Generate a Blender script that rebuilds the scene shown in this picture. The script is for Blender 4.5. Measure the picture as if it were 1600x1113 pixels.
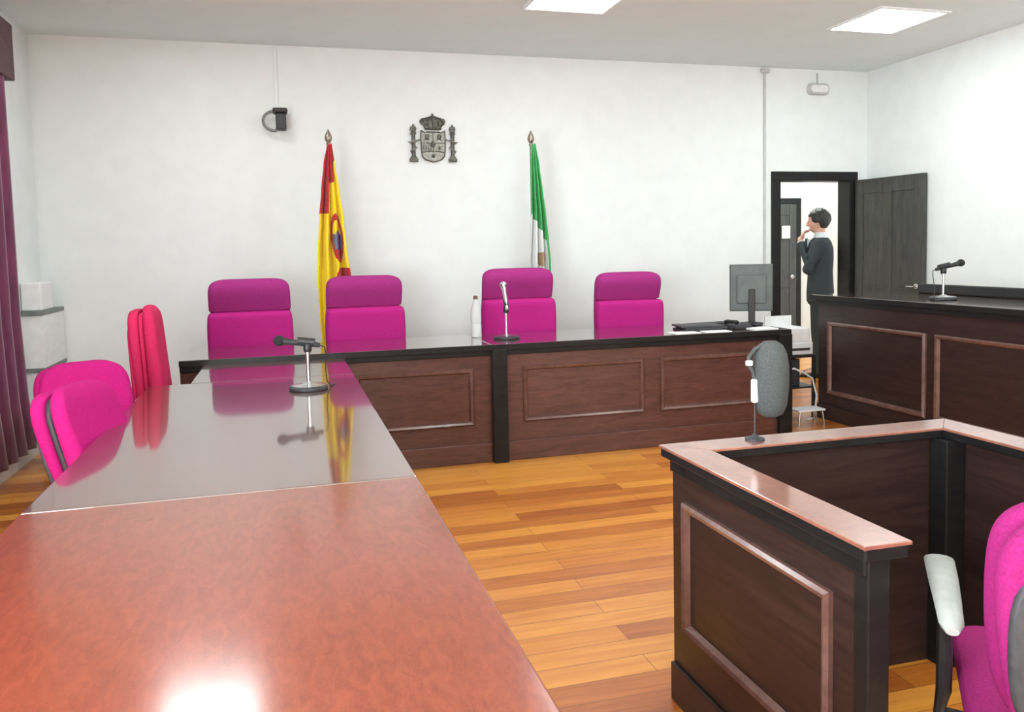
import bpy, bmesh, math, random
from mathutils import Vector, Matrix
random.seed(7)
for o in list(bpy.data.objects):
    bpy.data.objects.remove(o, do_unlink=True)
S = bpy.context.scene
C = S.collection
PI = math.pi

# ------------------------------------------------------------------ camera
cd = bpy.data.cameras.new('camera')
cam = bpy.data.objects.new('camera', cd)
C.objects.link(cam)
S.camera = cam
EYE = 1.4
pit, yaw, rol = math.radians(3.85), math.radians(15.63), math.radians(-1.21)
fwd = Vector((math.sin(yaw) * math.cos(pit), math.cos(yaw) * math.cos(pit), -math.sin(pit)))
rgt = Vector((math.cos(yaw), -math.sin(yaw), 0))
upv = rgt.cross(fwd)
r2 = rgt * math.cos(rol) + upv * math.sin(rol)
u2 = upv * math.cos(rol) - rgt * math.sin(rol)
M = Matrix((r2, u2, -fwd)).transposed().to_4x4()
M.translation = (0, 0, EYE)
cam.matrix_world = M
cd.sensor_width = 36
cd.lens = 1281 * 36 / 1600
cd.shift_y = -(556.5 - 479) / 1600
cd.clip_start = 0.05

# ------------------------------------------------------------------ world, view, light
S.view_settings.view_transform = 'Standard'
S.view_settings.look = 'None'
S.view_settings.gamma = 1
S.view_settings.use_curve_mapping = False
S.view_settings.exposure = 0.72
PANEL = 13.0          # ceiling panel strength
W = bpy.data.worlds.new('world')
S.world = W
W.use_nodes = True
bg = W.node_tree.nodes['Background']
bg.inputs[0].default_value = (0.80, 0.90, 1.0, 1)
bg.inputs[1].default_value = 2.0


def area(name, loc, rot, sx, sy, power, col=(1, 1, 1)):
    l = bpy.data.lights.new(name, 'AREA')
    l.shape = 'RECTANGLE'
    l.size, l.size_y = sx, sy
    l.energy = power
    l.color = col
    o = bpy.data.objects.new(name, l)
    o.location = loc
    o.rotation_euler = rot
    C.objects.link(o)
    return o


# added unseen fill lamps at the left wall, tinted like daylight
area('added_daylight_lamp', (-1.74, 0.4, 1.35), (0, -PI / 2, 0), 1.7, 2.2, 150, (0.90, 0.96, 1.0))
area('added_daylight_lamp', (-1.74, -2.3, 1.35), (0, -PI / 2, 0), 1.7, 2.2, 150, (0.90, 0.96, 1.0))
area('added_hall_lamp', (5.6, 8.3, 3.08), (0, 0, 0), 0.6, 0.6, 24, (0.93, 1, 0.97))  # unseen area lamp added to light the hall


# ------------------------------------------------------------------ materials
def nodes_of(m):
    m.use_nodes = True
    nt = m.node_tree
    return nt, nt.nodes, nt.links, nt.nodes['Principled BSDF']


def mat(name, c1, c2=None, rough=0.5, metal=0.0, scale=20, stretch=(1, 1, 1), bump=0.0, coat=0.0, spec=0.5,
        detail=4, lo=0.35, hi=0.65, sheen=0.0, coat_rough=0.08):
    m = bpy.data.materials.new(name)
    nt, N, L, P = nodes_of(m)
    if c2 is None:
        c2 = tuple(min(1, v * 1.12) for v in c1)
    tc = N.new('ShaderNodeTexCoord')
    mp = N.new('ShaderNodeMapping')
    mp.inputs['Scale'].default_value = stretch
    nz = N.new('ShaderNodeTexNoise')
    nz.inputs['Scale'].default_value = scale
    nz.inputs['Detail'].default_value = detail
    rp = N.new('ShaderNodeValToRGB')
    rp.color_ramp.elements[0].position = lo
    rp.color_ramp.elements[1].position = hi
    rp.color_ramp.elements[0].color = (*c1, 1)
    rp.color_ramp.elements[1].color = (*c2, 1)
    L.new(tc.outputs['Object'], mp.inputs[0])
    L.new(mp.outputs[0], nz.inputs['Vector'])
    L.new(nz.outputs['Fac'], rp.inputs[0])
    L.new(rp.outputs[0], P.inputs['Base Color'])
    P.inputs['Roughness'].default_value = rough
    P.inputs['Metallic'].default_value = metal
    P.inputs['Specular IOR Level'].default_value = spec
    P.inputs['Coat Weight'].default_value = coat
    P.inputs['Coat Roughness'].default_value = coat_rough
    P.inputs['Sheen Weight'].default_value = sheen
    if bump:
        b = N.new('ShaderNodeBump')
        b.inputs['Strength'].default_value = bump
        b.inputs['Distance'].default_value = 0.004
        L.new(nz.outputs['Fac'], b.inputs['Height'])
        L.new(b.outputs[0], P.inputs['Normal'])
    return m


def emit(name, col, s):
    m = bpy.data.materials.new(name)
    nt, N, L, P = nodes_of(m)
    P.inputs['Base Color'].default_value = (0.9, 0.9, 0.9, 1)
    P.inputs['Emission Color'].default_value = (*col, 1)
    P.inputs['Emission Strength'].default_value = s
    return m


def wood(name, dark, light, rough, coat, stretch=(1.2, 9, 9), scale=3.2, coat_rough=0.06, spec=0.5, coat_ior=1.5):
    m = bpy.data.materials.new(name)
    nt, N, L, P = nodes_of(m)
    tc = N.new('ShaderNodeTexCoord')
    mp = N.new('ShaderNodeMapping')
    mp.inputs['Scale'].default_value = stretch
    n1 = N.new('ShaderNodeTexNoise')
    n1.inputs['Scale'].default_value = scale
    n1.inputs['Detail'].default_value = 8
    n1.inputs['Distortion'].default_value = 1.2
    n2 = N.new('ShaderNodeTexNoise')
    n2.inputs['Scale'].default_value = scale * 7
    n2.inputs['Detail'].default_value = 5
    mx = N.new('ShaderNodeMix')
    mx.data_type = 'FLOAT'
    mx.inputs[0].default_value = 0.35
    rp = N.new('ShaderNodeValToRGB')
    rp.color_ramp.elements[0].position = 0.36
    rp.color_ramp.elements[1].position = 0.66
    rp.color_ramp.elements[0].color = (*dark, 1)
    rp.color_ramp.elements[1].color = (*light, 1)
    L.new(tc.outputs['Object'], mp.inputs[0])
    L.new(mp.outputs[0], n1.inputs['Vector'])
    L.new(mp.outputs[0], n2.inputs['Vector'])
    L.new(n1.outputs['Fac'], mx.inputs[2])
    L.new(n2.outputs['Fac'], mx.inputs[3])
    L.new(mx.outputs[0], rp.inputs[0])
    L.new(rp.outputs[0], P.inputs['Base Color'])
    P.inputs['Roughness'].default_value = rough
    P.inputs['Coat Weight'].default_value = coat
    P.inputs['Coat Roughness'].default_value = coat_rough
    P.inputs['Coat IOR'].default_value = coat_ior
    P.inputs['Specular IOR Level'].default_value = spec
    return m


def planks():
    m = bpy.data.materials.new('orange_plank_floor')
    nt, N, L, P = nodes_of(m)
    tc = N.new('ShaderNodeTexCoord')
    br = N.new('ShaderNodeTexBrick')
    br.offset = 0.37
    br.inputs['Color1'].default_value = (0, 0, 0, 1)
    br.inputs['Color2'].default_value = (1, 1, 1, 1)
    br.inputs['Mortar'].default_value = (0.4, 0.4, 0.4, 1)
    br.inputs['Scale'].default_value = 1
    br.inputs['Mortar Size'].default_value = 0.0012
    br.inputs['Bias'].default_value = 0
    br.inputs['Brick Width'].default_value = 1.15
    br.inputs['Row Height'].default_value = 0.115
    mp = N.new('ShaderNodeMapping')
    mp.inputs['Scale'].default_value = (1.3, 14, 1)
    n1 = N.new('ShaderNodeTexNoise')
    n1.inputs['Scale'].default_value = 2.2
    n1.inputs['Detail'].default_value = 7
    n1.inputs['Distortion'].default_value = 0.8
    mx = N.new('ShaderNodeMix')
    mx.data_type = 'FLOAT'
    mx.inputs[0].default_value = 0.5
    rp = N.new('ShaderNodeValToRGB')
    e = rp.color_ramp.elements
    e[0].position = 0.20
    e[0].color = (0.33, 0.08, 0.012, 1)
    e[1].position = 0.78
    e[1].color = (0.80, 0.35, 0.055, 1)
    x = e.new(0.48)
    x.color = (0.56, 0.18, 0.024, 1)
    gap = N.new('ShaderNodeMix')
    gap.data_type = 'RGBA'
    gap.inputs[7].default_value = (0.10, 0.035, 0.01, 1)
    L.new(tc.outputs['Object'], br.inputs['Vector'])
    L.new(tc.outputs['Object'], mp.inputs[0])
    L.new(mp.outputs[0], n1.inputs['Vector'])
    L.new(br.outputs['Color'], mx.inputs[2])
    L.new(n1.outputs['Fac'], mx.inputs[3])
    L.new(mx.outputs[0], rp.inputs[0])
    L.new(rp.outputs[0], gap.inputs[6])
    L.new(br.outputs['Fac'], gap.inputs[0])
    L.new(gap.outputs[2], P.inputs['Base Color'])
    P.inputs['Roughness'].default_value = 0.32
    P.inputs['Coat Weight'].default_value = 0.3
    P.inputs['Coat Roughness'].default_value = 0.2
    return m


M_WALL = mat('white_plaster', (0.79, 0.82, 0.81), (0.82, 0.85, 0.84), 0.75, scale=6, bump=0.03, spec=0.2)
M_CEIL = mat('ceiling_plaster', (0.76, 0.825, 0.82), (0.78, 0.845, 0.84), 0.85, scale=5, spec=0.15)
M_HALL = mat('hall_plaster', (0.78, 0.79, 0.74), (0.81, 0.82, 0.77), 0.7, scale=6, spec=0.2)
M_FLOOR = planks()
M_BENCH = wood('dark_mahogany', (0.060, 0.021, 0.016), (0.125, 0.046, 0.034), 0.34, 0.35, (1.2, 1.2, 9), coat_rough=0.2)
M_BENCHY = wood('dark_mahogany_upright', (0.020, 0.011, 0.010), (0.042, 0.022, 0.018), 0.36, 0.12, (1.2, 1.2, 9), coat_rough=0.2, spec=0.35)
M_MOULD = wood('mahogany_moulding', (0.095, 0.045, 0.036), (0.16, 0.078, 0.062), 0.25, 0.6, (2, 2, 2), coat_rough=0.15)
M_BLACKW = wood('near_black_wood', (0.007, 0.007, 0.008), (0.014, 0.014, 0.014), 0.4, 0.08, (2, 2, 8), coat_rough=0.2, spec=0.25)
M_TOP = wood('mahogany_tabletop', (0.150, 0.025, 0.009), (0.225, 0.045, 0.017), 0.42, 1.0, (9, 3, 3), 5, coat_rough=0.155, coat_ior=1.72, spec=0.2)
M_TOP2 = wood('polished_mahogany_tabletop', (0.065, 0.024, 0.014), (0.12, 0.046, 0.028), 0.25, 1.0, (5, 1.6, 3), 2.6, coat_rough=0.06, coat_ior=2.7)
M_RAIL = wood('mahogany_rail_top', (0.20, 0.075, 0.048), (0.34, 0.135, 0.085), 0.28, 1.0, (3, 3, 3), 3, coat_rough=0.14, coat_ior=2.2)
M_BTOP = wood('bench_top_wood', (0.055, 0.024, 0.018), (0.11, 0.05, 0.038), 0.2, 1.0, (1.5, 6, 3), 3, coat_rough=0.07, coat_ior=1.75)
M_DOOR = wood('charcoal_stained_door', (0.030, 0.031, 0.029), (0.070, 0.070, 0.064), 0.42, 0.15, (9, 9, 1.0), 3)
M_MAG = mat('magenta_fabric', (0.41, 0.016, 0.18), (0.49, 0.020, 0.22), 0.85, scale=160, bump=0.25, spec=0.15)
M_PINK = mat('bright_magenta_fabric', (0.39, 0.008, 0.135), (0.47, 0.011, 0.17), 0.85, scale=160, bump=0.25, spec=0.15)
M_RED = mat('crimson_pink_fabric', (0.56, 0.022, 0.09), (0.66, 0.030, 0.13), 0.85, scale=160, bump=0.25, spec=0.15)
M_MAG_SHADE = mat('shaded_magenta_fabric', (0.30, 0.026, 0.165), (0.37, 0.034, 0.21), 0.85, scale=160, bump=0.25, spec=0.15)  # magenta darkened: the headrest's shade is put into the colour
M_WCH = mat('deep_magenta_fabric', (0.22, 0.012, 0.10), (0.28, 0.016, 0.13), 0.85, scale=160, bump=0.25, spec=0.15)
M_BLACK = mat('black_plastic', (0.012, 0.012, 0.013), (0.02, 0.02, 0.021), 0.4, scale=50)
M_CHAR = mat('charcoal_shell', (0.028, 0.028, 0.032), (0.042, 0.042, 0.047), 0.55, scale=60)
M_GREYP = mat('grey_plastic', (0.30, 0.32, 0.30), (0.36, 0.38, 0.36), 0.4, scale=30)
M_STEEL = mat('brushed_steel', (0.55, 0.56, 0.56), (0.68, 0.69, 0.69), 0.25, 1.0, scale=40, stretch=(1, 1, 8))
M_FOAM = mat('black_foam', (0.010, 0.010, 0.010), (0.03, 0.03, 0.03), 0.95, scale=220, bump=0.6)
M_GFOAM = mat('grey_foam', (0.045, 0.050, 0.050), (0.075, 0.082, 0.080), 0.95, scale=220, bump=0.6)
M_WHITE = mat('white_plastic', (0.78, 0.79, 0.79), (0.84, 0.85, 0.85), 0.4, scale=20)
M_PAPER = mat('white_paper', (0.82, 0.83, 0.83), (0.88, 0.88, 0.87), 0.8, scale=40)
M_TRUNK = mat('grey_trunking', (0.50, 0.51, 0.50), (0.56, 0.57, 0.56), 0.5, scale=20)
M_PEWTER = mat('pewter_relief', (0.055, 0.055, 0.046), (0.16, 0.16, 0.135), 0.45, 0.6, scale=60, bump=0.4)
M_PEWL = mat('light_pewter', (0.20, 0.205, 0.18), (0.36, 0.36, 0.32), 0.4, 0.5, scale=70, bump=0.4)
M_SCREEN = mat('monitor_shell', (0.075, 0.09, 0.092), (0.11, 0.13, 0.13), 0.35, scale=8)
M_CURT = mat('burgundy_curtain', (0.105, 0.012, 0.050), (0.17, 0.022, 0.080), 0.8, scale=30, stretch=(1, 1, 0.2), sheen=0.3)
M_SUIT = mat('charcoal_suit_cloth', (0.038, 0.048, 0.052), (0.058, 0.070, 0.075), 0.85, scale=120, bump=0.2, spec=0.2)
M_SHIRT = mat('white_shirt', (0.75, 0.76, 0.78), (0.82, 0.83, 0.85), 0.8, scale=50)
M_SKIN = mat('skin', (0.60, 0.32, 0.23), (0.68, 0.38, 0.28), 0.5, scale=25)
M_HAIR = mat('black_hair', (0.008, 0.007, 0.006), (0.025, 0.021, 0.018), 0.5, scale=90, stretch=(3, 3, 0.6), bump=0.6)
M_POLE = mat('pole_metal', (0.26, 0.22, 0.17), (0.38, 0.33, 0.26), 0.35, 0.7, scale=30)
M_FRED = mat('flag_red_cloth', (0.42, 0.005, 0.012), (0.54, 0.010, 0.02), 0.75, scale=60, sheen=0.2)
M_FYEL = mat('flag_yellow_cloth', (0.88, 0.66, 0.012), (0.96, 0.75, 0.02), 0.75, scale=60, sheen=0.1)
M_FBLU = mat('flag_arms_blue', (0.14, 0.13, 0.26), (0.24, 0.22, 0.36), 0.75, scale=90)
M_FGRN = mat('flag_green_cloth', (0.035, 0.32, 0.075), (0.06, 0.42, 0.12), 0.75, scale=60, sheen=0.1)
M_FWHT = mat('flag_white_cloth', (0.74, 0.76, 0.74), (0.82, 0.83, 0.82), 0.75, scale=60)
M_PANEL = emit('lamp_diffuser', (0.895, 0.98, 1.0), PANEL)
M_BLUE = mat('blue_plastic', (0.05, 0.16, 0.40), (0.08, 0.22, 0.5), 0.4, scale=20)
M_GREEN = mat('dark_green_plastic', (0.02, 0.06, 0.045), (0.04, 0.09, 0.07), 0.4, scale=20)
M_BROWN = mat('brown_cap', (0.10, 0.045, 0.025), (0.15, 0.07, 0.04), 0.4, scale=20)
M_BEIGE = mat('cream_plastic', (0.62, 0.61, 0.54), (0.68, 0.67, 0.60), 0.45, scale=20)


def glass(name, col, rough=0.03, ior=1.45):
    m = bpy.data.materials.new(name)
    nt, N, L, P = nodes_of(m)
    P.inputs['Base Color'].default_value = (*col, 1)
    P.inputs['Transmission Weight'].default_value = 1
    P.inputs['Roughness'].default_value = rough
    P.inputs['IOR'].default_value = ior
    return m


M_BOTTLE = glass('clear_bottle_plastic', (0.97, 0.97, 0.97), ior=1.08)
_p = M_BOTTLE.node_tree.nodes['Principled BSDF']
_p.inputs['Transmission Weight'].default_value = 0.55
_p.inputs['Base Color'].default_value = (0.85, 0.87, 0.87, 1)
M_PANE = glass('window_glass', (0.97, 1, 1))


# ------------------------------------------------------------------ mesh helpers
def link(name, bm, m, parent=None, loc=None, rz=None, smooth=False, mats=None):
    me = bpy.data.meshes.new(name)
    bmesh.ops.recalc_face_normals(bm, faces=bm.faces[:])
    bm.to_mesh(me)
    bm.free()
    for k in (mats or [m]):
        me.materials.append(k)
    if smooth:
        for p in me.polygons:
            p.use_smooth = True
        try:
            me.set_sharp_from_angle(angle=math.radians(42))
        except Exception:
            pass
    o = bpy.data.objects.new(name, me)
    C.objects.link(o)
    if parent:
        o.parent = parent
    if loc:
        o.location = loc
    if rz is not None:
        o.rotation_euler = (0, 0, rz)
    return o


def box(bm, x0, x1, y0, y1, z0, z1, bev=0.0, seg=2):
    t = bmesh.new()
    r = bmesh.ops.create_cube(t, size=1)
    for v in t.verts:
        v.co = Vector(((x0 + x1) / 2 + v.co.x * (x1 - x0), (y0 + y1) / 2 + v.co.y * (y1 - y0), (z0 + z1) / 2 + v.co.z * (z1 - z0)))
    if bev:
        bmesh.ops.bevel(t, geom=t.edges[:], offset=bev, segments=seg, affect='EDGES', profile=0.5)
    merge(bm, t)
    return bm


def merge(bm, t, mtx=None):
    if mtx is not None:
        bmesh.ops.transform(t, matrix=mtx, verts=t.verts[:])
    me = bpy.data.meshes.new('tmp')
    t.to_mesh(me)
    t.free()
    bm.from_mesh(me)
    bpy.data.meshes.remove(me)


def loft(bm, rings, cap=True, closed=False):
    vs = [[bm.verts.new(p) for p in r] for r in rings]
    n = len(rings[0])
    k = len(vs)
    for i in range(k if closed else k - 1):
        a, b = vs[i], vs[(i + 1) % k]
        for j in range(n):
            bm.faces.new((a[j], a[(j + 1) % n], b[(j + 1) % n], b[j]))
    if cap and not closed:
        bm.faces.new(vs[0][::-1])
        bm.faces.new(vs[-1])
    return bm


def rr(cx, cy, w, d, r, z, n=4):
    """rounded rectangle ring at height z, full size w x d"""
    r = min(r, w / 2 - 1e-4, d / 2 - 1e-4)
    out = []
    for q, (sx, sy) in enumerate(((1, 1), (-1, 1), (-1, -1), (1, -1))):
        for i in range(n + 1):
            a = q * PI / 2 + i / n * PI / 2
            out.append(Vector((cx + sx * (w / 2 - r) + r * math.cos(a), cy + sy * (d / 2 - r) + r * math.sin(a), z)))
    return out


def tube(bm, pts, rad, n=10, cap=True):
    pts = [Vector(p) for p in pts]
    if not hasattr(rad, '__len__'):
        rad = [rad] * len(pts)
    rings = []
    prev = None
    for i, p in enumerate(pts):
        if i == 0:
            d = pts[1] - p
        elif i == len(pts) - 1:
            d = p - pts[i - 1]
        else:
            d = (pts[i + 1] - p).normalized() + (p - pts[i - 1]).normalized()
        d.normalize()
        if prev is None:
            a = Vector((0, 0, 1)) if abs(d.z) < 0.9 else Vector((1, 0, 0))
            u = d.cross(a).normalized()
        else:
            u = (prev - d * prev.dot(d)).normalized()
        prev = u
        v = d.cross(u)
        rings.append([p + (u * math.cos(2 * PI * j / n) + v * math.sin(2 * PI * j / n)) * rad[i] for j in range(n)])
    return loft(bm, rings, cap)


def lathe(bm, prof, n=24, c=(0, 0, 0)):
    rings = []
    for r, z in prof:
        rings.append([Vector((c[0] + max(r, 1e-4) * math.cos(2 * PI * j / n), c[1] + max(r, 1e-4) * math.sin(2 * PI * j / n), c[2] + z)) for j in range(n)])
    return loft(bm, rings)


def ball(bm, c, r, sc=(1, 1, 1), seg=16, rings=10):
    t = bmesh.new()
    bmesh.ops.create_uvsphere(t, u_segments=seg, v_segments=rings, radius=r)
    merge(bm, t, Matrix.Translation(c) @ Matrix.Diagonal((*sc, 1)))
    return bm


def prism(bm, poly, y0, y1, bev=0.0):
    """polygon in XZ pushed from y0 to y1"""
    t = bmesh.new()
    a = [t.verts.new((x, y0, z)) for x, z in poly]
    f = t.faces.new(a)
    e = bmesh.ops.extrude_face_region(t, geom=[f])
    for v in e['geom']:
        if isinstance(v, bmesh.types.BMVert):
            v.co.y = y1
    if bev:
        ed = [q for q in t.edges if abs(q.verts[0].co.y - y0) < 1e-6 and abs(q.verts[1].co.y - y0) < 1e-6]
        bmesh.ops.bevel(t, geom=ed, offset=bev, segments=2, affect='EDGES', profile=0.5)
    merge(bm, t)
    return bm


def thing(name, label, cat, loc=(0, 0, 0), rz=0.0, group=None):
    o = bpy.data.objects.new(name, None)
    o.empty_display_size = 0.1
    C.objects.link(o)
    o.location = loc
    o.rotation_euler = (0, 0, rz)
    return tag(o, label, cat, group)


def tag(o, label, cat, group=None):
    o['label'] = label
    o['category'] = cat
    if group:
        o['group'] = group
    return o


def struct(o, label=None, cat=None):
    o['kind'] = 'structure'
    if label:
        o['label'] = label
        o['category'] = cat
    return o


def dup(root, loc, rz, label, group=None):
    r = root.copy()
    C.objects.link(r)
    r.location = loc
    r.rotation_euler = (0, 0, rz)
    r['label'] = label
    if group:
        r['group'] = group
    for ch in list(root.children):
        c = ch.copy()
        C.objects.link(c)
        c.parent = r
        for g in list(ch.children):
            d = g.copy()
            C.objects.link(d)
            d.parent = c
    return r


NB = bmesh.new
# ------------------------------------------------------------------ room shell
XL, XR, YB, YF, ZC = -1.77, 5.67, 7.0, -3.6, 3.1
struct(link('floor', box(NB(), XL - .2, XR + 2.0, YF - .2, 9.4, -0.10, 0), M_FLOOR), 'glossy orange wood plank floor of the courtroom', 'floor')
struct(link('ceiling', box(NB(), XL - .2, XR + 2.0, YF - .2, 9.4, ZC, ZC + .1), M_CEIL), 'plain light grey ceiling above the courtroom', 'ceiling')
# back wall with the doorway
DX0, DX1, DZ = 4.64, 5.49, 2.06
b = NB()
box(b, XL - .2, DX0, YB, YB + .14, 0, ZC)
box(b, DX1, XR + .2, YB, YB + .14, 0, ZC)
box(b, DX0, DX1, YB, YB + .14, DZ, ZC)
struct(link('wall_back', b, M_WALL), 'white back wall with flags and emblem in front', 'wall')
struct(link('wall_right', box(NB(), XR, XR + .14, YF, YB, 0, ZC), M_WALL), 'white right wall behind the tall dark bench', 'wall')
struct(link('wall_front', box(NB(), XL, XR, YF - .14, YF, 0, ZC), M_WALL), 'white wall behind the viewpoint', 'wall')
# left wall with a window opening
WY0, WY1, WZ0, WZ1 = 4.5, 6.0, 0.95, 2.6
b = NB()
box(b, XL - .2, XL, YF, WY0, 0, ZC)
box(b, XL - .2, XL, WY1, YB, 0, ZC)
box(b, XL - .2, XL, WY0, WY1, 0, WZ0)
box(b, XL - .2, XL, WY0, WY1, WZ1, ZC)
struct(link('wall_left', b, M_WALL), 'white left wall behind the burgundy curtain', 'wall')
b = NB()
for z in (WZ0, (WZ0 + WZ1) / 2 - .02, WZ1 - .05):
    box(b, XL - .14, XL - .08, WY0, WY1, z, z + .05)
for y in (WY0, (WY0 + WY1) / 2 - .02, WY1 - .05):
    box(b, XL - .141, XL - .079, y, y + .05, WZ0, WZ1)
w = struct(link('window_1', b, M_WHITE), 'white framed window behind the burgundy curtain', 'window')
link('window_pane', box(NB(), XL - .115, XL - .109, WY0 + .04, WY1 - .04, WZ0 + .04, WZ1 - .04), M_PANE, w)
b = NB()
box(b, XL, DX0 - .1, YB - .015, YB, 0, .09)
struct(link('baseboard_back', b, M_WHITE))
struct(link('baseboard_right', box(NB(), XR - .015, XR, YF, YB, 0, .09), M_WHITE))
struct(link('baseboard_left', box(NB(), XL, XL + .015, YF, YB, 0, .09), M_WHITE))
# hall beyond the doorway
struct(link('wall_hall_back', box(NB(), 3.6, 7.6, 9.2, 9.34, 0, ZC), M_HALL), 'pale hall wall seen through the doorway', 'wall')
struct(link('wall_hall_left', box(NB(), 3.6, 3.74, YB + .14, 9.2, 0, ZC), M_HALL))
struct(link('wall_hall_right', box(NB(), 7.46, 7.6, YB + .14, 9.2, 0, ZC), M_HALL))

# doorway: frame, open leaf
d1 = bpy.data.objects.new('door_1', None)
C.objects.link(d1)
d1.location = (DX0, YB, 0)
struct(d1, 'charcoal wood door standing open into the courtroom', 'door')
b = NB()
w_ = DX1 - DX0
box(b, -.06, .035, -.025, .16, 0, DZ + .0, .006)
box(b, w_ - .035, w_ + .06, -.025, .16, 0, DZ + .0, .006)
box(b, -.06, w_ + .06, -.027, .162, DZ - .035, DZ + .055, .006)
link('door_frame', b, M_BLACKW, d1)


def door_leaf(parent, name, loc, rz, W_, H_, mirror=1):
    b = NB()
    box(b, 0, W_, -.02, .02, 0.01, H_, .003)
    # raised stiles and vertical panels on both faces
    for s in (-1, 1):
        y0, y1 = (-.028, -.019) if s < 0 else (.019, .028)
        for x0, x1 in ((0.0, .10), (W_ / 2 - .05, W_ / 2 + .05), (W_ - .10, W_)):
            box(b, x0, x1, y0, y1, 0.012, H_ - .002, .003)
        for z0, z1 in ((.012, .2), (.86, .98), (H_ - .14, H_ - .002)):
            box(b, .101, W_ / 2 - .051, y0, y1, z0, z1, .003)
            box(b, W_ / 2 + .051, W_ - .101, y0, y1, z0, z1, .003)
    lf = link(name, b, M_DOOR, parent, loc, rz)
    b = NB()
    for s in (-1, 1):
        tube(b, [(W_ - .06, s * .025, 1.0), (W_ - .06, s * .07, 1.0), (W_ - .13, s * .075, 1.0)], .009, 8)
        lathe_ = NB()
        lathe(lathe_, [(.026, 0), (.026, .008), (.02, .01)], 16)
        merge(b, lathe_, Matrix.Translation((W_ - .06, s * .026, 1.0)) @ Matrix.Rotation(-s * PI / 2, 4, 'X'))
    link('door_handle', b, M_STEEL, lf, smooth=True)
    return lf


leaf = door_leaf(d1, 'door_leaf', (w_ + .045, -.035, 0), math.radians(-83.5), .80, 2.03)

d2 = bpy.data.objects.new('door_2', None)
C.objects.link(d2)
d2.location = (5.50, 9.2, 0)
struct(d2, 'dark hall door seen through the doorway, left of the man in the suit', 'door')
b = NB()
box(b, -.07, .0, -.05, 0, 0, 2.0, .004)
box(b, .86, .93, -.05, 0, 0, 2.0, .004)
box(b, -.07, .93, -.052, 0, 1.93, 2.0, .004)
link('door_frame', b, M_BLACKW, d2)
door_leaf(d2, 'door_leaf', (.005, -.0285, 0), 0, .85, 1.925)
tag(link('door_sign', box(NB(), -.06, .06, -.004, 0, -.08, .08, .001), M_PAPER, None, (6.20, 9.142, 1.57)),
    'small white sign on the dark hall door beyond the doorway', 'sign')

# made-up window frames and panes built round the two added daylight lamps
for n_, yc in ((2, .4), (3, -2.3)):
    b = NB()
    for z in (.44, 1.33, 2.20):
        box(b, XL, XL + .028 if z == 1.33 else XL + .045, yc - 1.16, yc + 1.16, z, z + (.03 if z == 1.33 else .06))
    for y in (yc - 1.16, yc - .015, yc + 1.10):
        box(b, XL, XL + .028 if y == yc - .015 else XL + .045, y, y + (.03 if y == yc - .015 else .06), .50, 2.20)
    w = struct(link('window_%d' % n_, b, M_WHITE), 'made-up white window frame around an added daylight lamp beside the viewpoint', 'window')
    link('window_pane', box(NB(), XL + .002, XL + .008, yc - 1.1, yc + 1.1, .5, 2.2), M_PANE, w)

# ceiling lamps
lamp = thing('ceiling_lamp', 'square white recessed ceiling lamp near the top of the picture, in the middle', 'lamp', (2.0, 5.32, ZC), 0, 'recessed ceiling lamps')
b = NB()
for x0, x1, y0, y1 in ((-.31, -.285, -.31, .31), (.285, .31, -.31, .31), (-.285, .285, -.31, -.285), (-.285, .285, .285, .31)):
    box(b, x0, x1, y0, y1, -.012, .0)
link('lamp_frame', b, M_WHITE, lamp)
link('lamp_diffuser', box(NB(), -.284, .284, -.284, .284, -.007, .0), M_PANEL, lamp)
dup(lamp, (4.52, 5.37, ZC), 0, 'square white recessed ceiling lamp near the right wall')
dup(lamp, (-.55, 5.44, ZC), 0, 'square recessed ceiling lamp above the left tables, seen as a white glow in the tabletop')
hl_ = dup(lamp, (5.6, 8.3, ZC), 0, 'unseen square ceiling lamp added to light the hall beyond the doorway')  # unseen panel added around the hall's area lamp
for x in (-.58, 2.0, 4.52):
    for y in (2.6, -.1, -2.6):
        q = dup(lamp, (x, y, ZC), 0, 'square recessed ceiling lamp behind and above the viewpoint')


# ------------------------------------------------------------------ panelled furniture helpers
def ridge(bm, axis, p, a0, a1, z0, z1, w=.034, h=.024, sgn=-1):
    """picture-frame moulding on a plane; axis 'y': plane y=p, runs in x; axis 'x': plane x=p, runs in y"""
    prof = [(0, 0), (0, h * .6), (w * .3, h), (w * .7, h * .8), (w, 0)]
    corners = [(a0, z0, 1, 1), (a1, z0, -1, 1), (a1, z1, -1, -1), (a0, z1, 1, -1)]
    rings = []
    for a, z, sa, sz in corners:
        ring = []
        for u, v in prof:
            aa, zz = a + sa * u, z + sz * u
            q = p + sgn * v
            ring.append(Vector((aa, q, zz)) if axis == 'y' else Vector((q, aa, zz)))
        rings.append(ring)
    return loft(bm, rings, cap=False, closed=True)


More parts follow.
